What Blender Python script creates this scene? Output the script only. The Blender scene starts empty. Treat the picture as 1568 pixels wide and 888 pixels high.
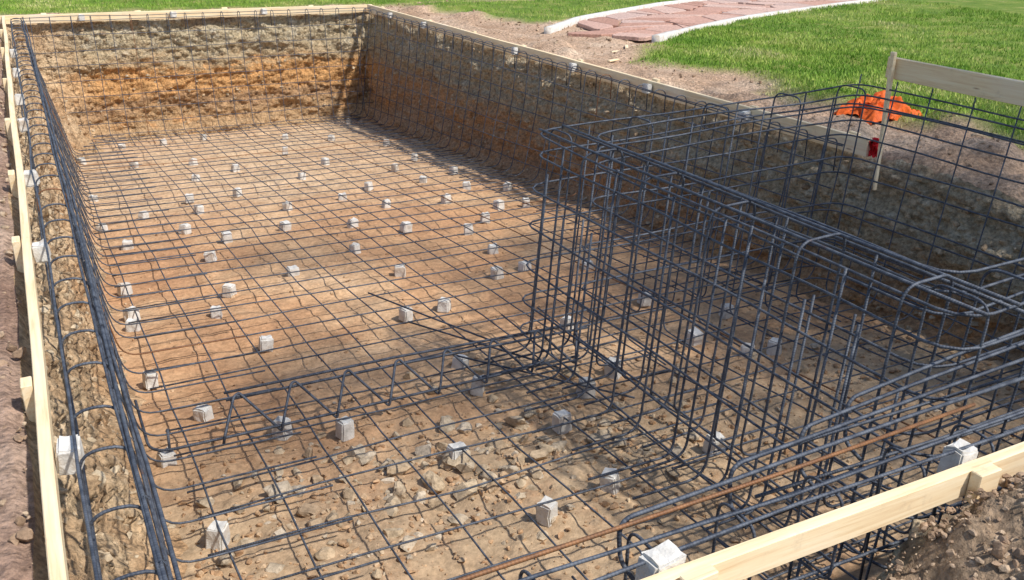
import bpy, math, random
import numpy as np
from mathutils import Vector, Matrix, noise
random.seed(7); np.random.seed(7)
scene = bpy.context.scene
COL = scene.collection
V = Vector

# ------------------------------------------------------------------ helpers
def mesh_obj(name, verts, faces, mats=(), smooth=True, parent=None, midx=None):
    me = bpy.data.meshes.new(name)
    me.from_pydata([tuple(v) for v in verts], [], faces)
    for m in mats: me.materials.append(m)
    if midx is not None: me.polygons.foreach_set("material_index", midx)
    me.polygons.foreach_set("use_smooth", [smooth]*len(me.polygons))
    me.update()
    ob = bpy.data.objects.new(name, me); COL.objects.link(ob)
    if parent: ob.parent = parent
    return ob

def ss(a, b, x):
    t = max(0.0, min(1.0, (x-a)/(b-a))); return t*t*(3-2*t)

class NT:
    def __init__(s, name):
        s.m = bpy.data.materials.new(name); s.m.use_nodes = True
        s.t = s.m.node_tree; s.n = s.t.nodes; s.b = s.n["Principled BSDF"]
        s.b.inputs["Specular IOR Level"].default_value = 0.2
    def l(s, a, b): s.t.links.new(a, b)
    def new(s, typ, **kw):
        nd = s.n.new(typ)
        for k, v in kw.items(): setattr(nd, k, v)
        return nd
    def setin(s, nd, i, v):
        if hasattr(v, "is_output"): s.l(v, nd.inputs[i])
        else: nd.inputs[i].default_value = v
    def pos(s):
        return s.new("ShaderNodeNewGeometry").outputs["Position"]
    def scalev(s, vec, sc):
        nd = s.new("ShaderNodeVectorMath", operation='MULTIPLY'); s.l(vec, nd.inputs[0]); nd.inputs[1].default_value = sc
        return nd.outputs[0]
    def noise(s, vec, scale, detail=5, rough=.55, dist=0.0):
        nd = s.new("ShaderNodeTexNoise"); s.l(vec, nd.inputs["Vector"])
        nd.inputs["Scale"].default_value = scale; nd.inputs["Detail"].default_value = detail
        nd.inputs["Roughness"].default_value = rough; nd.inputs["Distortion"].default_value = dist
        return nd.outputs["Fac"]
    def vor(s, vec, scale, feature='F1', out="Distance"):
        nd = s.new("ShaderNodeTexVoronoi", feature=feature); s.l(vec, nd.inputs["Vector"])
        nd.inputs["Scale"].default_value = scale
        return nd.outputs[out]
    def math(s, op, a, b=0.0, clamp=False):
        nd = s.new("ShaderNodeMath", operation=op, use_clamp=clamp); s.setin(nd, 0, a); s.setin(nd, 1, b); return nd.outputs[0]
    def rng(s, v, a, b, c=0.0, d=1.0):
        nd = s.new("ShaderNodeMapRange", interpolation_type='SMOOTHSTEP'); s.setin(nd, 0, v)
        for i, x in enumerate((a, b, c, d)): nd.inputs[i+1].default_value = x
        return nd.outputs[0]
    def ramp(s, f, stops):
        nd = s.new("ShaderNodeValToRGB"); s.l(f, nd.inputs[0]); e = nd.color_ramp.elements
        e[0].position = stops[0][0]; e[0].color = (*stops[0][1], 1)
        e[1].position = stops[-1][0]; e[1].color = (*stops[-1][1], 1)
        for p, c in stops[1:-1]:
            x = e.new(p); x.color = (*c, 1)
        return nd.outputs[0]
    def mix(s, f, a, b, mode='MIX'):
        nd = s.new("ShaderNodeMix", data_type='RGBA', blend_type=mode)
        s.setin(nd, 0, f)
        for i, v in ((6, a), (7, b)):
            if hasattr(v, "is_output"): s.l(v, nd.inputs[i])
            else: nd.inputs[i].default_value = (*v, 1)
        return nd.outputs[2]
    def bump(s, h, strength=.5, dist=.02, prev=None):
        nd = s.new("ShaderNodeBump"); s.l(h, nd.inputs["Height"])
        nd.inputs["Strength"].default_value = strength; nd.inputs["Distance"].default_value = dist
        if prev: s.l(prev, nd.inputs["Normal"])
        return nd.outputs[0]
    def attr(s, name, out="Fac"):
        nd = s.new("ShaderNodeAttribute"); nd.attribute_name = name; return nd.outputs[out]
    def done(s, col, rough=.9, normal=None, metal=0.0):
        if hasattr(col, "is_output"): s.l(col, s.b.inputs["Base Color"])
        else: s.b.inputs["Base Color"].default_value = (*col, 1)
        s.setin(s.b, "Roughness", rough); s.setin(s.b, "Metallic", metal)
        if normal: s.l(normal, s.b.inputs["Normal"])
        return s.m

def mulc(s, c, k):
    cc = s.new("ShaderNodeCombineXYZ")
    for i in range(3):
        if hasattr(k, "is_output"): s.l(k, cc.inputs[i])
        else: cc.inputs[i].default_value = k
    return s.mix(1.0, c, cc.outputs[0], 'MULTIPLY')
def grain(s, col, p, amt=.45):
    n = s.noise(p, 28, 6, .72)
    return mulc(s, col, s.rng(n, .3, .7, 1-amt, 1+amt*.55))
def soil_bump(s, p, k=1.0, v=.35):
    h = s.math('MULTIPLY', s.noise(p, 24, 6, .72), .8)
    if v: h = s.math('ADD', h, s.math('MULTIPLY', s.vor(p, 42), v))
    return s.bump(h, .85*k, .035)

# ------------------------------------------------------------------ materials
def mat_wall():
    s = NT("excavated_soil_wall"); p = s.pos()
    sep = s.new("ShaderNodeSeparateXYZ"); s.l(p, sep.inputs[0])
    n1 = s.noise(p, .9, 4, .6); n2 = s.noise(s.scalev(p, (1, 1, 2.4)), 3.8, 5, .65, .8)
    z = s.math('ADD', sep.outputs[2], s.math('MULTIPLY', s.math('SUBTRACT', n1, .5), .5))
    z = s.math('ADD', z, s.math('MULTIPLY', s.math('SUBTRACT', n2, .5), .75))
    zf = s.rng(z, -2.0, 0.05); zf.node.interpolation_type = 'LINEAR'
    A = s.ramp(zf, [(0, (.52, .36, .21)), (.2, (.50, .32, .17)), (.3, (.42, .26, .145)), (.38, (.59, .33, .14)),
                    (.52, (.62, .34, .14)), (.58, (.47, .33, .19)), (.70, (.50, .40, .255)), (.84, (.50, .42, .28)), (.91, (.38, .275, .17)), (1, (.24, .17, .11))])
    B = s.ramp(zf, [(0, (.50, .32, .19)), (.25, (.50, .33, .20)), (.36, (.44, .27, .155)), (.44, (.52, .30, .155)), (.54, (.45, .30, .18)),
                    (.65, (.47, .375, .245)), (.85, (.50, .41, .28)), (.95, (.40, .29, .19)), (1, (.28, .20, .13))])
    f = s.math('MULTIPLY', s.rng(sep.outputs[0], 4.3, 4.75), s.rng(sep.outputs[1], 15.5, 14.3, .0, 1.0))
    c = s.mix(f, A, B)
    c = s.mix(s.math('MULTIPLY', s.rng(s.noise(p, 2.6, 5, .65), .54, .66), s.rng(zf, .62, .5, 0, .75)), c, (.60, .31, .125))
    c2 = s.mix(s.rng(s.noise(p, 5.5, 5, .6), .52, .64), c, (.58, .51, .38))
    f2 = s.math('MULTIPLY', s.rng(sep.outputs[2], -.9, -.4), s.rng(sep.outputs[0], .3, .9))
    c = s.mix(f2, c, c2)
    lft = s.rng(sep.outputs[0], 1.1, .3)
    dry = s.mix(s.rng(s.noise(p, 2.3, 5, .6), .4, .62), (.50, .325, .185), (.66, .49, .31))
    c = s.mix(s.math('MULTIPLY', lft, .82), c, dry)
    c = s.mix(s.rng(s.noise(p, 3.3, 4, .6), .38, .27, 0, .7), c, (.20, .135, .08))
    return s.done(grain(s, c, p, .5), .95, soil_bump(s, p, 1.15))

def mat_floor():
    s = NT("excavated_soil_floor"); p = s.pos()
    sep = s.new("ShaderNodeSeparateXYZ"); s.l(p, sep.inputs[0])
    n = s.noise(p, .6, 5, .6, .5)
    c = s.ramp(n, [(.3, (.46, .25, .135)), (.45, (.54, .315, .17)), (.56, (.60, .385, .22)), (.7, (.66, .465, .295))])  # broad soil tone variation; paler patches also paint in sunlit areas of the floor
    grey = s.math('ADD', s.rng(sep.outputs[1], 4.6, 3.3), s.math('MULTIPLY', s.math('SUBTRACT', s.noise(p, 1.6, 5), .5), 1.3), True)
    c = s.mix(s.math('MULTIPLY', grey, .75), c, (.47, .36, .235))
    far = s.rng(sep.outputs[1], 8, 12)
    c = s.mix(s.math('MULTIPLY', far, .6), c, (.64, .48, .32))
    c = s.mix(s.rng(s.noise(p, 3.2, 6, .7), .5, .68, 0, .5), c, (.38, .21, .115))
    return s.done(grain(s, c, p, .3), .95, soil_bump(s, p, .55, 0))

def mat_ground():
    s = NT("ground_dirt_and_turf"); p = s.pos()
    sep = s.new("ShaderNodeSeparateXYZ"); s.l(p, sep.inputs[0])
    n = s.noise(p, 1.3, 6, .6)
    d = s.ramp(n, [(.3, (.43, .28, .18)), (.5, (.57, .40, .28)), (.7, (.69, .53, .39))])
    dl = s.ramp(n, [(.3, (.31, .20, .15)), (.5, (.42, .29, .22)), (.7, (.54, .40, .31))])
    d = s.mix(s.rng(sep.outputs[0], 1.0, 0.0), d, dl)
    d = s.mix(s.rng(sep.outputs[1], 1.75, 1.4), d, (.40, .29, .195))
    g = s.ramp(s.noise(p, 2.0, 6, .65), [(.3, (.09, .17, .025)), (.5, (.16, .24, .04)), (.7, (.32, .32, .10))])
    c = s.mix(s.attr("grass"), grain(s, d, p, .5), g)
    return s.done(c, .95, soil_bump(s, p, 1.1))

def mat_rock(name, cols):
    s = NT(name); p = s.pos()
    r = s.new("ShaderNodeNewGeometry").outputs["Random Per Island"]
    c = s.ramp(r, cols)
    return s.done(grain(s, c, p, .4), .92, s.bump(s.noise(p, 60, 5, .7), .6, .01))

def mat_steel(name, base, hi, rusty):
    s = NT(name); p = s.pos()
    w = s.math('SINE', s.math('MULTIPLY', s.attr("along"), 2*math.pi/.011))
    n = s.noise(p, 5, 4, .7)
    c = s.mix(s.rng(s.noise(p, 25, 3), .35, .65), base, hi)
    c = s.mix(s.rng(n, .62-rusty, .76-rusty, 0, .75), c, (.20, .09, .04))
    c = s.mix(s.rng(w, -1, 0, .25, 0), c, (.012, .012, .016))
    s.b.inputs["Specular IOR Level"].default_value = .4
    return s.done(c, .6, s.bump(w, .35, .001), .2)

def mat_wood():
    s = NT("pine_form_lumber")
    tc = s.new("ShaderNodeTexCoord").outputs["Object"]
    g = s.noise(s.scalev(tc, (1.2, 22, 22)), 2.2, 6, .65, .4)
    c = s.ramp(g, [(.3, (.74, .53, .30)), (.5, (.87, .70, .45)), (.7, (.92, .79, .56))])
    kn = s.vor(s.scalev(tc, (2.1, 9, 9)), 1.0)
    c = s.mix(s.rng(kn, .10, .05), c, (.26, .13, .06))
    big = s.noise(s.pos(), 1.4, 3)
    c = s.mix(s.rng(big, .5, .75, 0, .5), c, (.84, .75, .62))
    dirt = s.noise(s.pos(), 9, 6, .7)
    c = s.mix(s.rng(dirt, .56, .72, 0, .35), c, (.5, .37, .25))
    return s.done(c, .75, s.bump(g, .25, .004))

def mat_conc():
    s = NT("cast_concrete"); p = s.pos()
    n = s.noise(p, 18, 5, .65)
    c = s.ramp(n, [(.3, (.50, .485, .45)), (.5, (.64, .625, .59)), (.7, (.74, .73, .695))])
    c = s.mix(s.rng(s.noise(p, 7, 4), .5, .74, 0, .6), c, (.5, .37, .25))
    v = s.vor(p, 120)
    return s.done(c, .9, s.bump(s.math('ADD', n, s.math('MULTIPLY', v, .4)), .5, .006))

M_WALL, M_FLOOR, M_GROUND = mat_wall(), mat_floor(), mat_ground()
M_ROCK = mat_rock("fieldstone", [(0, (.40, .29, .19)), (.4, (.54, .42, .28)), (.8, (.48, .40, .30)), (1, (.62, .52, .40))])
M_CLOD = mat_rock("clay_clod", [(0, (.38, .23, .13)), (.5, (.51, .33, .19)), (1, (.62, .45, .29))])
M_CLODG = mat_rock("topsoil_clod", [(0, (.28, .19, .125)), (.5, (.41, .29, .20)), (1, (.54, .42, .30))])
M_CLODW = mat_rock("wall_clod", [(0, (.36, .26, .165)), (.5, (.48, .365, .24)), (1, (.58, .48, .34))])
M_STEEL = mat_steel("rebar_steel", (.052, .063, .088), (.118, .135, .168), -.03)
M_RUST = mat_steel("rebar_rusty", (.20, .10, .05), (.30, .145, .065), .12)
M_WOOD, M_CONC = mat_wood(), mat_conc()

# ------------------------------------------------------------------ terrain functions
XL, XR, YF, YB = -.16, 5.45, 1.37, 15.66
def fz(y): return -(0.848+.068*y)
def gz(x, y):
    z = -.11 + .035*noise.fractal(V((x*.9, y*.9, 3.1)), 1, 2, 4)
    lo = ss(1.9, 1.3, y)*ss(-.6, .6, x)*ss(2.15, 1.75, x)
    z -= .22*lo
    z += .22*math.exp(-((x-2.55)**2/.22+(y-1.02)**2/.07))*(1+.5*noise.noise(V((x*4, y*4, 0))))
    z += .02*noise.fractal(V((x*5, y*5, 7.7)), 1, 2, 4)
    if y < 1.8:
        F, _ = noise.voronoi(V((x*14, y*14, 3)))
        z += ss(1.8, 1.5, y)*(.04*noise.fractal(V((x*9, y*9, 1.7)), .6, 2, 5)+.03*min(.5, F[1]-F[0]))
    if y < 8 and x > 5.4: z += .02*noise.fractal(V((x*8, y*8, 2.2)), .5, 2, 4)
    z += .10*ss(.05, .5, noise.noise(V((x*1.3, y*1.3, 9))))*ss(5.5, 6.0, x)*ss(7.6, 6.7, x)
    z += .05*grass_mask(x, y)
    return z

EDGE = [(-5, 8.2), (0, 7.2), (2, 6.7), (4.2, 6.54), (5.4, 6.45), (6.28, 6.1), (7.64, 6.75), (8.87, 6.2), (10.4, 7.5), (11.9, 7.6), (13, 7.0), (14, 6.4), (15, 6.3), (16.2, 6.2)]
CLO = [(7.7, 10.5), (9.2, 11.35), (10.87, 12.2), (14.5, 13.57), (19, 14.9), (26, 16.3)]
CUP = [(6.75, 11.8), (8.0, 12.95), (9.5, 13.85), (11.0, 14.7), (16, 16.6), (24, 18.5)]
def interp(tab, v):
    if v <= tab[0][0]: return tab[0][1]
    for (a, b), (c, d) in zip(tab, tab[1:]):
        if v <= c: return b+(d-b)*(v-a)/(c-a)
    return tab[-1][1]
def grass_mask(x, y):
    nz = .35*noise.fractal(V((x*1.1, y*1.1, 5)), 1, 2, 3)
    if x < -3.5 - nz: return 1.0
    a = ss(16.15, 16.6, y+nz*.6)
    e = interp(EDGE, y) if y < 16.2 else -99
    b = ss(-.12, .35, x-e-nz*.8) if e > -50 else a
    m = max(a, b)
    if x > 6.5:
        yl, yu = interp(CLO, x), interp(CUP, x)
        if x < 7.9: yl, yu = yl-.2, yu+.2
        if yl-.1 < y < yu+.1: m = 0
    return m

# ---- excavation walls (strip following a rounded rectangle) ----
def rrect(x0, x1, y0, y1, r, step):
    pts = []
    def line(a, b):
        n = max(1, int((V(b)-V(a)).length/step)); 
        for i in range(n): pts.append(V(a).lerp(V(b), i/n))
    def arc(cx, cy, a0):
        n = max(3, int(r*math.pi/2/step))
        for i in range(n):
            t = a0+math.pi/2*i/n; pts.append(V((cx+r*math.cos(t), cy+r*math.sin(t))))
    line((x0+r, y0), (x1-r, y0)); arc(x1-r, y0+r, -math.pi/2)
    line((x1, y0+r), (x1, y1-r)); arc(x1-r, y1-r, 0)
    line((x1-r, y1), (x0+r, y1)); arc(x0+r, y1-r, math.pi/2)
    line((x0, y1-r), (x0, y0+r)); arc(x0+r, y0+r, math.pi)
    return pts
per = rrect(XL, XR, YF, YB, .22, .024)
N = len(per)
prof = [('l', o) for o in (.75, .66, .62, .585, .55, .515, .48, .45, .42, .39, .36, .33, .30, .27, .24, .21, .18, .15, .12, .09, .065, .04, .02)] + [('w', i/84) for i in range(85)]
verts = []; wallpts = []
for i, p in enumerate(per):
    q0, q1 = per[i-1], per[(i+1) % N]
    t = (q1-q0).normalized(); nin = V((-t.y, t.x))
    x, y = p.x, p.y
    rag = .05*noise.fractal(V((x*.9, y*.9, 1.0)), 1, 2, 4)-.02
    if x > 5.2 and y < 4.6: rag += .12*ss(4.6, 4.2, y)*(noise.noise(V((y*1.5, 0, 0))))
    leftish = ss(.6, -.1, x)
    zt = gz(x, y)-.035; zb = fz(y)-.08
    for kind, o in prof:
        if kind == 'l':
            q = p - nin*(o-rag*.6)
            z = gz(q.x, q.y)+.012-(.10 if o > .7 else 0)+(-.02 if o < .05 else 0)
            verts.append((q.x, q.y, z))
        else:
            z = zt+(zb-zt)*o
            inset = .28*o + leftish*(.012*max(0, y-3))*o + .22*max(0, (o-.78)/.22)**2
            inset += .55*ss(1.2, .0, x)*ss(12.5, 15.4, y)*o**1.2
            d = rag*.6*(1-o)
            Q = V((x, y, z*1.7))
            F, _ = noise.voronoi(Q*6.5)
            d += .07*min(.5, F[1]-F[0])
            F, _ = noise.voronoi(Q*15)
            d += .03*min(.5, F[1]-F[0])*2
            d += .085*noise.fractal(V((x*1.6, y*1.6, z*3.5)), .8, 2, 5)
            d += .02*noise.noise(V((x*2, y*2, z*11)))
            e = min(1, o/.04)
            q = p + nin*(inset+d*e-.01)
            verts.append((q.x, q.y, z)); 
            if .03 < o < .93: wallpts.append((q.x, q.y, z, nin.x, nin.y))
K = len(prof)
faces = []
for i in range(N):
    a = i*K; b = ((i+1) % N)*K
    for k in range(K-1): faces.append((a+k, a+k+1, b+k+1, b+k))
LM = [1 if (k < 22) else 0 for k in range(K-1)]*N
w_ = mesh_obj("excavation_pit_wall", verts, faces, [M_WALL, M_GROUND], midx=LM)

# ---- floor ----
st = .028
xs = np.arange(XL-.05, XR+.05, st); ys = np.arange(YF-.05, YB+.05, st)
def floorz(x, y):
    z = fz(y)+.04*noise.fractal(V((x*1.2, y*1.2, 0)), 1, 2, 4)+.015*noise.fractal(V((x*6, y*6, 2)), .9, 2, 4)
    rough = .25+1.0*ss(5.2, 3.7, y)
    return z + .016*rough*noise.fractal(V((x*11, y*11, 4)), .7, 2.1, 4)
verts = [(x, y, floorz(x, y)) for y in ys for x in xs]
nx = len(xs)
faces = [(j*nx+i, j*nx+i+1, (j+1)*nx+i+1, (j+1)*nx+i) for j in range(len(ys)-1) for i in range(nx-1)]
mesh_obj("excavation_pit_floor", verts, faces, [M_FLOOR])

# ---- ground sheet to the horizon, with the pit opening ----
def axis(lo, hi, step):
    core = list(np.arange(lo, hi, step))
    d = step; a = lo; L = []
    while a > -400: d *= 1.35; a -= d; L.append(a)
    d = step; a = core[-1]; R = []
    while a < 450: d *= 1.35; a += d; R.append(a)
    return L[::-1]+core+R
gx = axis(-1.6, 10.0, .06); gy = axis(.5, 18.5, .06)
verts = []; gm = []
for y in gy:
    for x in gx:
        m = grass_mask(x, y); gm.append(m); verts.append((x, y, gz(x, y)))
nx = len(gx); faces = []
for j in range(len(gy)-1):
    for i in range(nx-1):
        cx, cy = (gx[i]+gx[i+1])/2, (gy[j]+gy[j+1])/2
        if XL-.50 < cx < XR+.50 and YF-.50 < cy < YB+.50: continue
        faces.append((j*nx+i, j*nx+i+1, (j+1)*nx+i+1, (j+1)*nx+i))
g = mesh_obj("ground", verts, faces, [M_GROUND])
at = g.data.attributes.new("grass", 'FLOAT', 'POINT'); at.data.foreach_set("value", gm)

# ------------------------------------------------------------------ grass blades
def make_grass():
    R = []
    def scatter(n, x0, x1, y0, y1):
        for _ in range(n):
            x = random.uniform(x0, x1); y = random.uniform(y0, y1)
            m = grass_mask(x, y)
            if random.random() < m**1.2: R.append((x, y, m))
    scatter(60000, 5.9, 9.5, 2.0, 12.0)
    scatter(60000, 8.5, 16, 4.0, 14.0)
    scatter(16000, 6.2, 14, 12.5, 19)
    scatter(16000, -1.5, 6.5, 16, 18.6)
    n = len(R); vs = np.zeros((n*3, 3), 'f'); tint = np.zeros(n*3, 'f')
    for i, (x, y, m) in enumerate(R):
        z = gz(x, y)-.008; h = random.uniform(.025, .055)*(.6+.5*m); w = random.uniform(.004, .008)
        a = random.uniform(0, 6.283); b = random.uniform(0, 6.283); l = random.uniform(.1, .9)*h
        ca, sa = math.cos(a)*w, math.sin(a)*w
        vs[i*3] = (x-ca, y-sa, z); vs[i*3+1] = (x+ca, y+sa, z); vs[i*3+2] = (x+math.cos(b)*l, y+math.sin(b)*l, z+h)
        t = random.random()*.5+.75*(1-m)+.6*noise.fractal(V((x*.7, y*.7, 0)), 1, 2, 3)+.05
        tint[i*3:i*3+3] = t
    me = bpy.data.meshes.new("lawn_grass")
    me.vertices.add(n*3); me.vertices.foreach_set("co", vs.ravel())
    me.loops.add(n*3); me.loops.foreach_set("vertex_index", np.arange(n*3, dtype='i'))
    me.polygons.add(n); me.polygons.foreach_set("loop_start", np.arange(0, n*3, 3, dtype='i'))
    me.update(); me.validate()
    at = me.attributes.new("tint", 'FLOAT', 'POINT'); at.data.foreach_set("value", tint)
    s = NT("grass_blade")
    c = s.ramp(s.attr("tint"), [(0, (.14, .28, .03)), (.35, (.27, .42, .06)), (.6, (.43, .50, .12)), (.9, (.62, .56, .29))])
    me.materials.append(s.done(c, .6))
    ob = bpy.data.objects.new("lawn_grass", me); COL.objects.link(ob)
make_grass()

# ------------------------------------------------------------------ rocks
def ico(sub):
    import bmesh
    bm = bmesh.new(); bmesh.ops.create_icosphere(bm, subdivisions=sub, radius=1)
    v = np.array([x.co[:] for x in bm.verts]); f = [[q.index for q in p.verts] for p in bm.faces]; bm.free(); return v, np.array(f)
def rockset(sub, k, ang=.5):
    v, f = ico(sub); out = []
    for i in range(k):
        w = v.copy()
        for j in range(len(w)):
            p = V(w[j])
            w[j] *= 1+ang*.9*noise.noise(p*1.2+V((i*7, 3, 1)))+.16*noise.noise(p*4+V((i*7, 3, 1)))
        for _ in range(7):
            n = V(np.random.normal(size=3)).normalized(); d = random.uniform(.4, .75)
            n = np.array(n); e = w@n-d; e[e < 0] = 0; w = w-np.outer(e, n)
        out.append(w)
    return out, f
S2, F2 = rockset(2, 12); S3, F3 = rockset(3, 12)
def rocks(name, items, mat, big=.03):
    vs, fs, off = [], [], 0
    for (x, y, z, r) in items:
        S, F = (S3, F3) if r > big else (S2, F2)
        w = random.choice(S)*np.array([r*random.uniform(.8, 1.4), r*random.uniform(.7, 1.1), r*random.uniform(.55, 1.0)])
        R = np.array(Matrix.Rotation(random.uniform(0, 6.28), 3, 'Z')@Matrix.Rotation(random.uniform(-.5, .5), 3, 'X'))
        w = w@R.T+np.array([x, y, z]); vs.append(w); fs.append(F+off); off += len(w)
    vs = np.concatenate(vs); fs = np.concatenate(fs)
    mesh_obj(name, vs.tolist(), fs.tolist(), [mat], smooth=False)
it = []
for _ in range(4800):
    x = random.uniform(.2, 5.1); y = 2+13*random.random()**1.6; r = .003+.014*random.random()**4
    it.append((x, y, floorz(x, y)+r*.25, r))
for _ in range(5200):
    x = random.uniform(.3, 5.0); y = random.gauss(3.3, .7); r = .003+.02*random.random()**3.5
    if y > 1.8: it.append((x, y, floorz(x, y)+r*.2, r))
rocks("soil_pebbles", it, M_CLOD)
it = []
for _ in range(430):
    x = random.gauss(1.75, .9); y = random.gauss(3.55, .42)
    if not (.35 < x < 4.8 and 2 < y < 5.0): continue
    r = .012+.04*random.random()**2.7
    it.append((x, y, floorz(x, y)+r*.2, r))
for x, y, r in [(1.35, 3.72, .08), (1.62, 3.62, .095), (1.45, 3.5, .08), (1.9, 3.7, .06), (.75, 3.75, .06), (1.75, 4.05, .06), (2.1, 3.9, .07), (1.2, 3.95, .06), (1.05, 3.6, .055), (2.4, 3.5, .06), (2.0, 3.45, .055), (.85, 3.55, .05), (1.55, 3.35, .07), (.6, 3.95, .045)]:
    it.append((x, y, floorz(x, y)+r*.2, r))
rocks("rock_rubble", it, M_ROCK)
it = []
for _ in range(5000):
    x, y, z, a, b = random.choice(wallpts); r = .008+.03*random.random()**3
    it.append((x-a*r*.1, y-b*r*.1, z, r))
rocks("wall_soil_clods", it, M_CLODW)
it = []
for _ in range(10500):
    u = random.random()
    if u < .25: x, y = random.uniform(-.9, -.18), random.uniform(1.2, 15)
    elif u < .45: x, y = random.uniform(5.5, 8), random.uniform(2.5, 16)
    elif u < .55: x, y = random.uniform(0, 8), random.uniform(15.7, 16.6)
    else: x, y = random.uniform(1.2, 3.0), random.uniform(.8, 1.38)
    if grass_mask(x, y) > .5: continue
    r = .003+(.026 if u < .55 else .016)*random.random()**4
    it.append((x, y, gz(x, y)+r*.25+.008, r))
rocks("dirt_clods", it, M_CLODG)

# ------------------------------------------------------------------ rebar
class Bars:
    def __init__(s): s.v = []; s.f = []; s.a = []; s.m = []
    def tube(s, pts, r=.005, sides=6, rust=0, wob=.007):
        r *= .86 if r > .0055 else 1
        P = [pts[0]]
        for a, b in zip(pts, pts[1:]):
            n = max(1, int((b-a).length/.45))
            for i in range(1, n+1): P.append(a.lerp(b, i/n))
        sd = random.uniform(0, 100)
        P = [p+wob*noise.noise_vector(p*1.1+V((sd, sd, 0))) for p in P]
        T = (P[1]-P[0]).normalized()
        Nn = T.cross(V((0, 0, 1)) if abs(T.z) < .9 else V((1, 0, 0))).normalized()
        base = len(s.v); L = 0
        for i, p in enumerate(P):
            if i: L += (p-P[i-1]).length
            if 0 < i < len(P)-1: T = (P[i+1]-P[i-1]).normalized()
            elif i: T = (P[i]-P[i-1]).normalized()
            Nn = (Nn-T*Nn.dot(T)).normalized(); B = T.cross(Nn)
            for k in range(sides):
                an = 2*math.pi*k/sides
                s.v.append(p+(Nn*math.cos(an)+B*math.sin(an))*r); s.a.append(L)
        for i in range(len(P)-1):
            for k in range(sides):
                a = base+i*sides+k; b = base+i*sides+(k+1) % sides
                s.f.append((a, b, b+sides, a+sides)); s.m.append(rust)
        s.f.append(tuple(base+k for k in range(sides))[::-1]); s.m.append(rust)
        e = base+(len(P)-1)*sides
        s.f.append(tuple(e+k for k in range(sides))); s.m.append(rust)
    def bent(s, pts, rad=.06, **kw):
        pts = [V(p) for p in pts]; out = [pts[0]]
        for a, b, c in zip(pts, pts[1:], pts[2:]):
            u = (a-b); w = (c-b); r = min(rad, u.length*.45, w.length*.45)
            p0 = b+u.normalized()*r; p1 = b+w.normalized()*r
            for i in range(6):
                t = i/5; out.append(p0*(1-t)**2+b*2*t*(1-t)+p1*t*t)
        out.append(pts[-1]); s.tube(out, **kw)
    def tie(s, p):
        for sx in (1, -1):
            d = V((.010*sx, .010, .0)); s.tube([p-d+V((0, 0, -.004)), p+V((0, 0, .009)), p+d+V((0, 0, -.004))], r=.0014, sides=3, wob=0)
    def obj(s, name):
        o = mesh_obj(name, s.v, s.f, [M_STEEL, M_RUST], midx=s.m)
        at = o.data.attributes.new("along", 'FLOAT', 'POINT'); at.data.foreach_set("value", s.a)
rr = lambda a: random.uniform(-a, a)
rb = lambda p=.02: 1 if random.random() < p else 0
GZ = .095
def gf(y): return fz(y)+GZ
def lx(y): return .2+.022*max(0, y-3)

# floor mat
b = Bars()
SP = .305
X = .42
xsb = []
while X < 4.95: xsb.append(X); X += SP
Y = 1.75; ysb = []
while Y < 15.2: ysb.append(Y); Y += SP
for x in xsb:
    xx = x+rr(.022)
    b.tube([V((xx+rr(.015), y, gf(y))) for y in np.arange(1.7, 15.3, 1.35)], rust=rb(), wob=.028)
for y in ysb:
    yy = y+rr(.022)
    b.tube([V((x, yy+rr(.015), gf(yy)+.010)) for x in (.35, 1.5, 2.7, 3.9, 5.0)], rust=rb(), wob=.024)
for x in xsb:
    for y in ysb:
        if y < 9 and random.random() < .6: b.tie(V((x, y, gf(y)+.010)))
b.obj("rebar_floor_mat")

# left, right, back curtains
b = Bars()
y = 1.7
while y < 15.3:
    l = lx(y); f = gf(y); yy = y+rr(.02)
    b.bent([(-.045, yy, -.34), (-.045, yy, .005), (.105, yy, .005), (.12, yy, -.4), (l, yy, f+.03), (l+.75, yy, f+.02)], rad=.11, rust=rb())
    b.tie(V((.105, yy, .012)))
    y += .305
for xx, z, r in ((.105, .012, .0075), (.123, -.002, .0075), (.088, .004, .006), (-.04, .010, .006), (-.05, -.14, .006), (-.045, -.29, .006), (.11, -.27, .006)):
    b.tube([V((xx+rr(.01), y, z+rr(.005))) for y in np.arange(1.6, 15.4, .9)], r=r, wob=.014, rust=rb())
for k in (.22, .42, .62, .8):
    b.tube([V((.115+(lx(y)-.115)*max(0, (k-.1))/1.0+.012, y, -.1+(gf(y)+.1)*k-.05)) for y in np.arange(1.7, 15.2, .9)], wob=.014)
b.obj("rebar_left_wall_curtain")

b = Bars()
y = 4.9
while y < 15.3:
    f = gf(y); yy = y+rr(.02)
    b.bent([(5.33, yy, -.28), (5.33, yy, -.03), (5.2, yy, -.02), (5.14, yy, -.6), (4.98, yy, f+.03), (4.3, yy, f+.02)], rad=.11, rust=rb(.05))
    y += .305
for k in (0, .02, .17, .33, .48, .63, .78, .92):
    b.tube([V((5.2-.2*k+rr(.01), y, -.03+(gf(y)+.1)*k)) for y in np.arange(4.7, 15.4, .9)], wob=.018, rust=rb(.05))
b.obj("rebar_right_wall_curtain")

b = Bars()
x = .2
while x < 5.2:
    xx = x+rr(.02); f = gf(15.1)
    b.bent([(xx, 15.5, -.28), (xx, 15.5, -.03), (xx, 15.33, -.02), (xx+rr(.02), 15.25, -.8), (xx, 15.06, f+.03), (xx, 14.3, f+.02)], rad=.1, rust=rb(.05))
    x += .27
for k in (0, .025, .15, .28, .41, .54, .67, .8, .92):
    b.tube([V((x, 15.33-.22*k, -.03+(gf(15.1)+.1)*k+rr(.01))) for x in np.arange(-.02, 5.4, .9)], wob=.02)
b.obj("rebar_back_wall_curtain")

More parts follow.
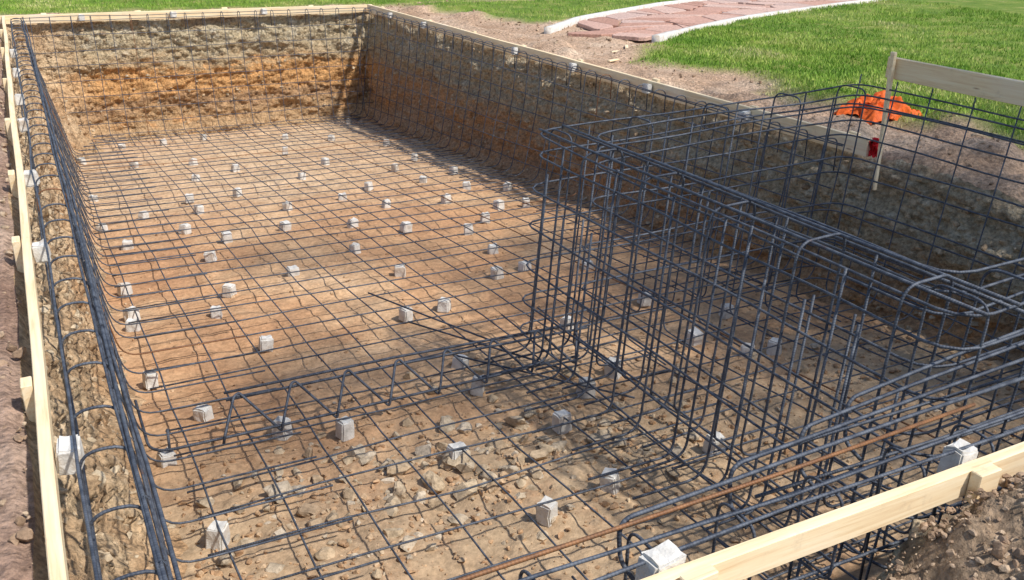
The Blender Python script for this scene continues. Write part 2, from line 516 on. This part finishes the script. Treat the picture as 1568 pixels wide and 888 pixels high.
# front curtain and bond beam
b = Bars()
x = .25
while x < 2.5:
    xx = x+rr(.02); f = gf(1.9)
    b.bent([(xx, 1.62, f+.02), (xx, 1.62, .0), (xx, 1.47, .0), (xx, 1.47, -.3), (xx, 1.60, -.3)], rad=.05)
    b.bent([(xx+.03, 1.60, -.2), (xx+.03, 1.64, f+.04), (xx+.03, 2.4, f+.02)], rad=.12)
    x += .32
b.tube([V((.1, 1.615, .012)), V((1.75, 1.625, .014)), V((2.6, 1.64, .02))], r=.0075, rust=1)
for yy, z in ((1.48, .01), (1.49, -.28), (1.545, .012), (1.60, -.27), (1.61, -.55)):
    b.tube([V((x, yy+rr(.01), z+rr(.006))) for x in np.arange(.1, 5.3, .8)], r=.0065, wob=.012, rust=rb(.05))
for i, x0 in enumerate((1.2, 1.62, 1.95, 2.2)):
    yy = 1.64+.06*i
    b.bent([(x0+.02, yy-.08, -.14), (x0, yy-.02, -.10), (x0, yy, .02+.01*i), (x0+.5, yy+.01, .03+.02*i), (x0+1.7, yy+.02, .05+.04*i)], rad=.05, r=.0078)
for yy, z in ((1.70, -.12), (1.80, -.05), (1.86, -.3)):
    b.tube([V((x, yy+rr(.01), z+rr(.006))) for x in np.arange(1.75, 5.2, .8)], r=.007, wob=.012)
b.obj("rebar_front_bond_beam")

# step stirrup truss on the floor: two chords with a zig-zag lacing bar
b = Bars()
Y0 = 4.28; zb = gf(Y0)+.02
b.bent([(.25, Y0+.6, zb), (.25, Y0, zb-.0), (1.4, Y0, zb), (2.75, Y0+.02, zb)], rad=.12, r=.009)
b.tube([V((.34, Y0+.02, zb-.07)), V((.345, Y0+.02, zb+.11))], r=.009, wob=0)
for dy, dz in ((.15, .13), (.21, .145)):
    b.tube([V((.66, Y0+dy, zb+dz)), V((1.6, Y0+dy, zb+dz)), V((2.85, Y0+dy-.06, zb+dz+.01))], r=.009)
x = .60; Z = []
while x < 2.75:
    Z += [(x, Y0-.01, zb-.03), (x+.01, Y0-.01, zb+.015), (x+.10, Y0+.14, zb+.15), (x+.13, Y0+.16, zb+.155)]
    x += .30
b.bent(Z, rad=.015, r=.009, wob=.003)
for i in range(3):
    b.tube([V((1.95+i*.07, 5.9-i*.6, gf(5)+.03)), V((2.35+i*.2, 4.7-i*.5, gf(4.4)+.035))], r=.007)
b.obj("rebar_step_truss")

# raised spa cage
b = Bars()
def lean(p):
    p = V(p); return p+V((-(.3-p.z)*.08, 0, .045*(p.x-2.6)*ss(-.6, .3, p.z)))
def loop(x0, x1, y0, y1, z, r=.007, rad=.13, rust=0):
    pts = rrect(x0, x1, y0, y1, rad, .16)
    P = [lean((p.x, p.y, z)) for p in pts]; k = random.randrange(len(P)); P = P[k:]+P[:k+3]
    b.tube(P, r=r, wob=.02, rust=rust)
O = (2.60, 5.22, 1.74, 4.70); I = (2.84, 4.98, 1.98, 4.44)
for z in (-.94, -.74, -.5, -.26, -.02, .17, .285):
    loop(O[0]+rr(.01), O[1], O[2], O[3]+rr(.01), z+rr(.015), rust=rb(.03))
for z in (-.9, -.62, -.36, -.1, .12, .22, .29):
    loop(I[0]+rr(.015), I[1], I[2], I[3], z+rr(.015), rust=rb(.03))
for o, z in ((.05, .31), (.21, .31), (.26, .27)):
    b.tube([lean((2.6+o, 4.7, z)), lean((2.6+o, 1.7, z-.005))], r=.0085)
zt = .31
y = 1.98; j = 0
while y < 4.6:
    yy = y+rr(.025); f = gf(yy)+.02; h = zt+rr(.012); j += 1
    if j % 2:
        b.bent([lean((2.12, yy, f)), lean((2.6, yy, f)), lean((2.59, yy, h)), lean((2.85, yy, h)), lean((2.85, yy, f)), lean((3.3, yy, f))], rad=.07, r=.0075, rust=rb(.03))
    else:
        b.bent([lean((2.2, yy, f)), lean((2.6, yy, f)), lean((2.60, yy+rr(.02), h-.02))], rad=.1, r=.0075)
        b.bent([lean((3.2, yy+.05, f)), lean((2.85, yy+.05, f)), lean((2.85, yy+.05+rr(.02), h-.04))], rad=.1, r=.0075, rust=rb(.06))
    if random.random() < .75:
        q = yy+.11; k = random.choice((.0, -.2, .25, .28))
        b.bent([lean((2.5, q, f+.01)), lean((2.86, q, f+.02)), lean((2.86, q, k))], rad=.09, r=.0075, rust=rb(.1))
    if random.random() < .5:
        q = yy+.16; k = random.choice((.1, -.1, .28))
        b.bent([lean((2.3, q, f+.01)), lean((2.61, q, f+.02)), lean((2.61, q, k))], rad=.09, r=.0075)
    y += .262
x = 2.72; j = 0
while x < 5.2:
    xx = x+rr(.02); f = gf(4.6)+.02; h = zt+rr(.012); j += 1
    if j % 2:
        b.bent([lean((xx, 5.1, f)), lean((xx, 4.71, f)), lean((xx, 4.70, h)), lean((xx, 4.45, h)), lean((xx, 4.44, f)), lean((xx, 4.0, f))], rad=.07, r=.0065, rust=rb(.03))
    else:
        b.bent([lean((xx, 5.1, f)), lean((xx, 4.71, f)), lean((xx, 4.70, h-.03))], rad=.07, r=.0065)
        b.bent([lean((xx, 4.45, h-.03)), lean((xx, 4.44, f)), lean((xx, 4.0, f))], rad=.07, r=.0065)
    f = gf(1.9)+.02
    b.bent([lean((xx, 1.74, f)), lean((xx, 1.74, h)), lean((xx, 1.98, h)), lean((xx, 1.98, f)), lean((xx, 2.4, f))], rad=.07, r=.0065, rust=rb(.05))
    x += .29
y = 1.95
while y < 4.7:
    yy = y+rr(.02); f = gf(yy)+.02
    b.bent([lean((4.6, yy, f)), lean((5.14, yy, f)), lean((5.22, yy, .36))], rad=.12, rust=rb(.05))
    y += .30
b.obj("rebar_spa_cage")

# ------------------------------------------------------------------ concrete spacer blocks
import bmesh
def block_mesh(i):
    bm = bmesh.new(); bmesh.ops.create_cube(bm, size=1)
    bmesh.ops.bevel(bm, geom=bm.edges[:], offset=.09, segments=2, affect='EDGES')
    bmesh.ops.subdivide_edges(bm, edges=bm.edges[:], cuts=1, use_grid_fill=True)
    for v in bm.verts:
        tp = 1-.10*(v.co.z+.5)
        v.co.x *= tp; v.co.y *= tp
        v.co += .08*noise.noise_vector(v.co*2.2+V((i*5, 0, 0)))+.05*noise.noise_vector(v.co*6+V((i*5, 0, 0)))
        if v.co.z > .42 and abs(v.co.x) < .16: v.co.z -= .06
    me = bpy.data.meshes.new("concrete_spacer_block"); bm.to_mesh(me); bm.free(); me.materials.append(M_CONC)
    return me
BM = [block_mesh(i) for i in range(8)]
def block(x, y, z, sx=.08, sy=.08, sz=.09, rz=None, tilt=.1):
    o = bpy.data.objects.new("concrete_spacer_block", random.choice(BM)); COL.objects.link(o)
    o.location = (x, y, z+sz/2); o.scale = (sx*random.uniform(.88, 1.14), sy*random.uniform(.88, 1.14), sz)
    o.rotation_euler = (rr(tilt), rr(tilt), random.uniform(-.8, .8) if rz is None else rz)
BLK = [(1.69,14.45),(1.1,14.37),(0.5,13.46),(1.1,12.82),(1.81,12.58),(2.3,14.61),(2.22,11.87),(3.1,12.78),(3.39,13.9),(3.98,13.45),(4.73,14.91),(4.55,12.61),(3.35,11.67),(2.82,10.88),(1.66,11.46),(1.94,10.41),(1.41,10.39),(1.41,9.79),(0.86,9.8),(2.26,9.42),(2.9,9.52),(3.35,9.94),(4.0,10.8),(4.48,11.33),(4.02,9.91),(4.57,10.25),(4.33,9.34),(4.7,9.03),(3.86,8.86),(3.21,8.97),(4.23,8.32),(4.52,8.25),(2.64,8.37),(2.03,8.61),(1.45,8.52),(1.15,9.03),(1.19,7.93),(0.59,8.7),(0.43,9.46)]
NEAR = [(.46,10.9),(2.37,7.5),(1.71,7.11),(1.15,6.91),(.96,6.43),(3.05,7.98),(3.54,7.6),(2.49,6.69),(2.16,5.71),(2.48,5.75),(3.43,6.85),(3.16,6.24),(1.14,5.65),(.43,7.36),(.39,6.45),(.38,5.42),(.58,4.77),(.92,4.36),(1.22,4.20),(.32,4.30),(.42,3.50),(1.63,3.64),(2.28,3.70),(2.08,4.34),(2.13,4.70),(2.62,4.0),(2.91,4.15),(3.06,4.96),(3.89,6.02),(3.84,5.13),(3.87,7.91),(3.43,6.26),(4.19,4.62),(3.64,4.3),(3.78,3.94),(3.99,3.92),(2.16,3.05),(1.77,2.97),(2.83,3.1),(.41,6.7)]
for x, y in BLK+NEAR: block(x, y, fz(y)-.01, sx=.086, sy=.086, sz=.10 if y > 4.5 else .115)

# ------------------------------------------------------------------ form boards
def board(name, p0, p1, h=.09, th=.038, stakes=(), side=1, bow=.01, zs=0, zbot=-.45):
    p0, p1 = V(p0), V(p1); L = (p1-p0).length; d = (p1-p0)/L
    root = bpy.data.objects.new(name, None); COL.objects.link(root); root.location = p0
    root.rotation_euler = (0, 0, math.atan2(d.y, d.x))
    n = max(2, int(L/.25)); sec = [(-th/2+.003, -h), (th/2-.003, -h), (th/2, -h+.003), (th/2, -.003), (th/2-.003, 0), (-th/2+.003, 0), (-th/2, -.003), (-th/2, -h+.003)]
    vs, fs = [], []
    sd = random.random()*50
    dz = (p1.z-p0.z)
    for i in range(n+1):
        s_ = i/n; oy = bow*noise.noise(V((s_*L*.6, sd, 0))); oz = .006*noise.noise(V((s_*L*.7, sd, 5)))+dz*s_
        for a, c in sec: vs.append((s_*math.hypot(p1.x-p0.x, p1.y-p0.y), a+oy, c+oz))
    for i in range(n):
        for k in range(8): fs.append((i*8+k, i*8+(k+1) % 8, i*8+8+(k+1) % 8, i*8+8+k))
    fs.append(tuple(range(8))); fs.append(tuple(n*8+k for k in range(8))[::-1])
    mesh_obj("plank", vs, fs, [M_WOOD], smooth=False, parent=root)
    def piece(nm, s_, off, w, t_, zt, zb_, rot=0, lean_=0):
        bm = bmesh.new(); bmesh.ops.create_cube(bm, size=1)
        for v in bm.verts:
            v.co.x *= w; v.co.y *= t_; v.co.z = zt if v.co.z > 0 else zb_
            if v.co.z < 0 and zb_ < -.2: v.co.x *= .35
        bmesh.ops.bevel(bm, geom=bm.edges[:], offset=.003, segments=1, affect='EDGES')
        me = bpy.data.meshes.new(nm); bm.to_mesh(me); bm.free(); me.materials.append(M_WOOD)
        o = bpy.data.objects.new(nm, me); COL.objects.link(o); o.parent = root
        o.location = (s_, off, 0); o.rotation_euler = (lean_, rr(.06), rot)
    for j, s_ in enumerate(stakes):
        piece("stake_%d" % (j+1), s_, side*(th/2+.021), .085+rr(.01), .036, .010+rr(.012)+zs, zbot, lean_=rr(.03))
    return root
board("wooden_form_board", (-.125, 1.2, 0), (-.125, 15.55, 0), stakes=[2.0, 3.59, 4.96, 6.57, 8.6, 10.67, 12.6], side=1)
board("wooden_form_board", (-.2, 15.56, .0), (5.45, 15.56, .0), h=.12, stakes=[.6, 1.9, 3.2, 4.6], side=1, zbot=-.11)
board("wooden_form_board", (5.36, 15.5, .01), (5.36, 4.62, .01), h=.13, stakes=[.6, 2.6, 4.1, 5.5, 6.8, 8.2, 9.6, 10.7], side=1, zbot=-.12)
board("wooden_form_board", (.6, 1.42, .0), (2.38, 1.42, .0), h=.09, stakes=[.66, 1.72], side=-1, zbot=-.10)
board("wooden_form_board", (2.385, 1.42, -.004), (4.4, 1.42, .01), h=.09, stakes=[1.2], side=-1, zbot=-.10)
board("wooden_form_board", (5.29, 4.50, .62), (5.29, 1.2, .585), h=.14, th=.042, stakes=[2.6], zbot=-.9, side=1)
def stake(name, p0, p1, w, t_):
    p0, p1 = V(p0), V(p1); bm = bmesh.new(); bmesh.ops.create_cube(bm, size=1)
    for v in bm.verts:
        k = v.co.z+.5; q = p0.lerp(p1, k); tp = .4+.6*min(1, k*4)
        v.co = V((v.co.x*t_+q.x, v.co.y*w*tp+q.y, q.z))
    bmesh.ops.bevel(bm, geom=bm.edges[:], offset=.003, segments=1, affect='EDGES')
    me = bpy.data.meshes.new(name); bm.to_mesh(me); bm.free(); me.materials.append(M_WOOD)
    o = bpy.data.objects.new(name, me); COL.objects.link(o)
stake("wooden_stake", (5.19, 4.36, -.28), (5.245, 4.44, .66), .035, .03)
for y in (2.73, 4.72, 6.16, 7.8, 8.9, 10.4, 11.85): block(-.065, y, -.09, .075, .09, .09, rz=rr(.15))
for y in (12.9, 10.04, 8.68, 7.3, 5.9, 14.3): block(5.30, y, -.10, .07, .09, .09, rz=rr(.2))
for x in (.9, 2.2, 3.6): block(x, 15.50, -.1, .09, .08, .09, rz=rr(.2))
for x in (1.22, 2.33): block(x, 1.48, -.085, .10, .075, .11, rz=rr(.1))

# ------------------------------------------------------------------ flagstone path and curbs
def path():
    s = NT("red_flagstone"); p = s.pos(); r = s.new("ShaderNodeNewGeometry").outputs["Random Per Island"]
    c = s.ramp(r, [(0, (.44, .25, .19)), (.35, (.55, .33, .26)), (.7, (.62, .44, .37)), (1, (.49, .36, .32))])
    M = s.done(grain(s, c, p, .35), .85, s.bump(s.noise(p, 14, 5, .7), .4, .02))
    vs, fs = [], []
    def P(a, c):
        x0 = 7.0+a*16
        lo = V((x0+.6, interp(CLO, x0+.6))); hi = V((x0-.55, interp(CUP, x0-.55)))
        return lo.lerp(hi, c)
    NA, NC = 26, 3
    J = {}
    def node(i, j):
        if (i, j) not in J:
            J[(i, j)] = P(max(0, (i+rr(.42)+(.5 if j % 2 else 0)*1.0)/NA), min(.96, max(.04, (j+(rr(.32) if 0 < j < NC else 0))/NC)))
        return J[(i, j)]
    for i in range(NA):
        for j in range(NC):
            c = [node(i, j), node(i+1, j), node(i+1, j+1), node(i, j+1)]
            parts = [c]
            if random.random() < .45:
                k = random.uniform(.35, .65); a1 = c[0].lerp(c[1], k); a2 = c[3].lerp(c[2], 1-k)
                parts = [[c[0], a1, a2, c[3]], [a1, c[1], c[2], a2]]
            for c in parts:
                if random.random() < .06: continue
                m = sum(c, V((0, 0)))/4; poly = []
                for k in range(4):
                    a, b2 = c[k], c[(k+1) % 4]
                    for t in (.14, .5, .86):
                        q = a.lerp(b2, t); q = m+(q-m)*(.94+rr(.045)); poly.append(q)
                z = -.062+rr(.005); base = len(vs); n = len(poly)
                for q in poly: vs.append((q.x, q.y, z-.05))
                for q in poly: vs.append((q.x, q.y, z-.006+rr(.002)))
                for q in poly: q2 = m+(q-m)*.96; vs.append((q2.x, q2.y, z+rr(.003)))
                for L in (0, n):
                    for k in range(n): fs.append((base+L+k, base+L+(k+1) % n, base+L+n+(k+1) % n, base+L+n+k))
                fs.append(tuple(base+2*n+k for k in range(n)))
    mesh_obj("flagstone_path", vs, fs, [M], smooth=False)
    for tab in (CLO, CUP):
        vs, fs = [], []; pts = []
        for (a, b2), (c, d) in zip(tab, tab[1:]):
            for k in range(12): t = k/12; pts.append(V((a+(c-a)*t, b2+(d-b2)*t)))
        for _ in range(8): pts = [pts[0]]+[(pts[i-1]+pts[i]*2+pts[i+1])/4 for i in range(1, len(pts)-1)]+[pts[-1]]
        for i, q in enumerate(pts):
            T = (pts[min(i+1, len(pts)-1)]-pts[max(i-1, 0)]).normalized(); nn = V((-T.y, T.x))
            for o, z in ((-.05, -.16), (-.05, -.055), (-.04, -.045), (.04, -.045), (.05, -.055), (.05, -.16)):
                vs.append((q.x+nn.x*o, q.y+nn.y*o, z+.02+.006*noise.noise(V((q.x*3, q.y*3, o)))))
        for i in range(len(pts)-1):
            for k in range(5): fs.append((i*6+k, i*6+6+k, i*6+7+k, i*6+1+k))
        fs.append((0, 1, 2, 3, 4, 5))
        mesh_obj("concrete_path_curb", vs, fs, [M_CONC])
path()

# ------------------------------------------------------------------ orange netting, red flag, scraps
def cloth(name, cx, cy, z0, w, d, h, col, seed, n=46):
    s = NT(name+"_plastic"); p = s.pos()
    c = s.mix(s.rng(s.noise(p, 30, 4), .35, .65), col, tuple(k*.7 for k in col))
    m = s.done(c, .55, s.bump(s.noise(p, 60, 4), .4, .01))
    vs, fs = [], []
    for j in range(n+1):
        for i in range(n+1):
            u, v = i/n*2-1, j/n*2-1
            q = V((u, v, seed)); e = 1+.35*noise.noise(q*1.6)
            r = max(abs(u), abs(v)); fold = noise.fractal(V((u*2.0, v*2.0, seed)), 1, 2.2, 3)
            x = cx+w*.5*u*e+.05*noise.noise(V((u*4, v*4, seed+9))); y = cy+d*.5*v*e+.05*noise.noise(V((u*4, v*4, seed+19)))
            z = z0+h*max(.03, (1-r**2.2)*.6+.5*abs(fold))
            vs.append((x, y, z))
    for j in range(n):
        for i in range(n): fs.append((j*(n+1)+i, j*(n+1)+i+1, (j+1)*(n+1)+i+1, (j+1)*(n+1)+i))
    mesh_obj(name, vs, fs, [m])
cloth("orange_safety_netting", 6.55, 5.60, -.12, .60, .42, .26, (.95, .17, .03), 3)
cloth("red_marking_flag", 5.40, 4.60, -.12, .055, .05, .17, (.75, .02, .03), 8, 16)
for (x, y, a, l) in ((6.4, 9.6, .1, .35), (6.9, 10.0, 1.0, .3), (5.9, 8.9, .4, .2)):
    board("scrap_lath", (x, y, gz(x, y)+.035), (x+l*math.cos(a), y+l*math.sin(a), gz(x, y)+.035), h=.018, th=.04)

# ------------------------------------------------------------------ shade tree standing right of the view
def tree(bx, by, H, R, nleaf, seed, bare=.35):
    rnd = random.Random(seed)
    root = bpy.data.objects.new("shade_tree", None); COL.objects.link(root); root.location = (bx, by, -.1)
    s = NT("tree_bark"); p = s.pos()
    MB = s.done(s.ramp(s.noise(s.scalev(p, (6, 6, 1)), 4, 5), [(.3, (.09, .065, .045)), (.7, (.2, .15, .11))]), .9, s.bump(s.noise(s.scalev(p, (6, 6, 1)), 5, 5), .8, .03))
    s = NT("tree_leaves"); r = s.new("ShaderNodeNewGeometry").outputs["Random Per Island"]
    ML = s.done(s.ramp(r, [(0, (.04, .09, .015)), (.5, (.07, .13, .02)), (1, (.12, .17, .035))]), .6)
    vs, fs = [], []
    def limb(P, r0, r1, sides=8):
        base = len(vs)
        for i, q in enumerate(P):
            T = (P[min(i+1, len(P)-1)]-P[max(i-1, 0)]).normalized(); A = T.cross(V((1, .3, 0))).normalized(); B = T.cross(A); rr_ = r0+(r1-r0)*i/(len(P)-1)
            for k in range(sides): vs.append(q+(A*math.cos(k*6.283/sides)+B*math.sin(k*6.283/sides))*rr_)
        for i in range(len(P)-1):
            for k in range(sides): fs.append((base+i*sides+k, base+i*sides+(k+1) % sides, base+(i+1)*sides+(k+1) % sides, base+(i+1)*sides+k))
    trunk = [V((.15*noise.noise(V((i, seed, 0))), .15*noise.noise(V((i, seed, 9))), H*.75*i/8)) for i in range(9)]
    limb(trunk, .24, .06)
    clumps = []
    for i in range(24):
        a = rnd.uniform(0, 6.283); st_ = rnd.uniform(bare, .98); q = trunk[int(st_*8)]
        L = R*rnd.uniform(.45, 1.0)*(1.15-.4*st_); el = rnd.uniform(.15, .7)
        e = q+V((math.cos(a)*L, math.sin(a)*L, L*el)); mid = q.lerp(e, .5)+V((0, 0, .15*L*.5))
        limb([q, q.lerp(mid, .5), mid, mid.lerp(e, .5), e], .06, .015, 5)
        clumps += [(e, rnd.uniform(.6, 1.05)), (mid.lerp(e, .45)+V((rnd.gauss(0, .4), rnd.gauss(0, .4), .2)), rnd.uniform(.4, .8))]
    mesh_obj("trunk_and_limbs", vs, fs, [MB], parent=root)
    vs2, fs2 = [], []
    for i in range(nleaf):
        c, rad = rnd.choice(clumps)
        d = V((rnd.gauss(0, 1), rnd.gauss(0, 1), rnd.gauss(0, .7)))*rad*.6; q = c+d
        A = V((rnd.gauss(0, 1), rnd.gauss(0, 1), rnd.gauss(0, .5))).normalized(); B = A.cross(V((rnd.gauss(0, 1), rnd.gauss(0, 1), rnd.gauss(0, 1)))).normalized()
        sz = rnd.uniform(.06, .11); k = len(vs2)
        vs2 += [q-A*sz, q+B*sz*.5, q+A*sz, q-B*sz*.5]; fs2.append((k, k+1, k+2, k+3))
    mesh_obj("crown_foliage", vs2, fs2, [ML], smooth=False, parent=root)
tree(7.2, -.6, 12.5, 4.6, 5200, 4, .5)

# ------------------------------------------------------------------ camera, light
cam = bpy.data.cameras.new("camera"); co = bpy.data.objects.new("camera", cam); COL.objects.link(co)
R = V((.8866, -.4623, .0153)).normalized(); B = V((-.4326, -.8171, .3809)).normalized(); U = B.cross(R).normalized(); R = U.cross(B)
Mx = Matrix(((R.x, U.x, B.x, 0), (R.y, U.y, B.y, 0), (R.z, U.z, B.z, 1.5), (0, 0, 0, 1)))
co.matrix_world = Mx; cam.lens = 1407/1568*36; cam.sensor_width = 36; cam.clip_end = 1500; cam.clip_start = .05
scene.camera = co
L = V((.34, -.50, .80)).normalized()
sun = bpy.data.lights.new("sun", 'SUN'); sun.energy = 4.7; sun.angle = math.radians(2.2); sun.color = (1, .94, .85)
so = bpy.data.objects.new("sun", sun); COL.objects.link(so); so.rotation_euler = L.to_track_quat('Z', 'Y').to_euler()
w = bpy.data.worlds.new("World"); scene.world = w; w.use_nodes = True
sk = w.node_tree.nodes.new("ShaderNodeTexSky"); sk.sky_type = 'NISHITA'; sk.sun_disc = False
sk.sun_elevation = math.asin(L.z); sk.sun_rotation = math.atan2(L.x, L.y)
bg = w.node_tree.nodes["Background"]; bg.inputs[1].default_value = .15
w.node_tree.links.new(sk.outputs[0], bg.inputs[0])
scene.view_settings.view_transform = 'Standard'; scene.view_settings.look = 'None'; scene.view_settings.exposure = 0
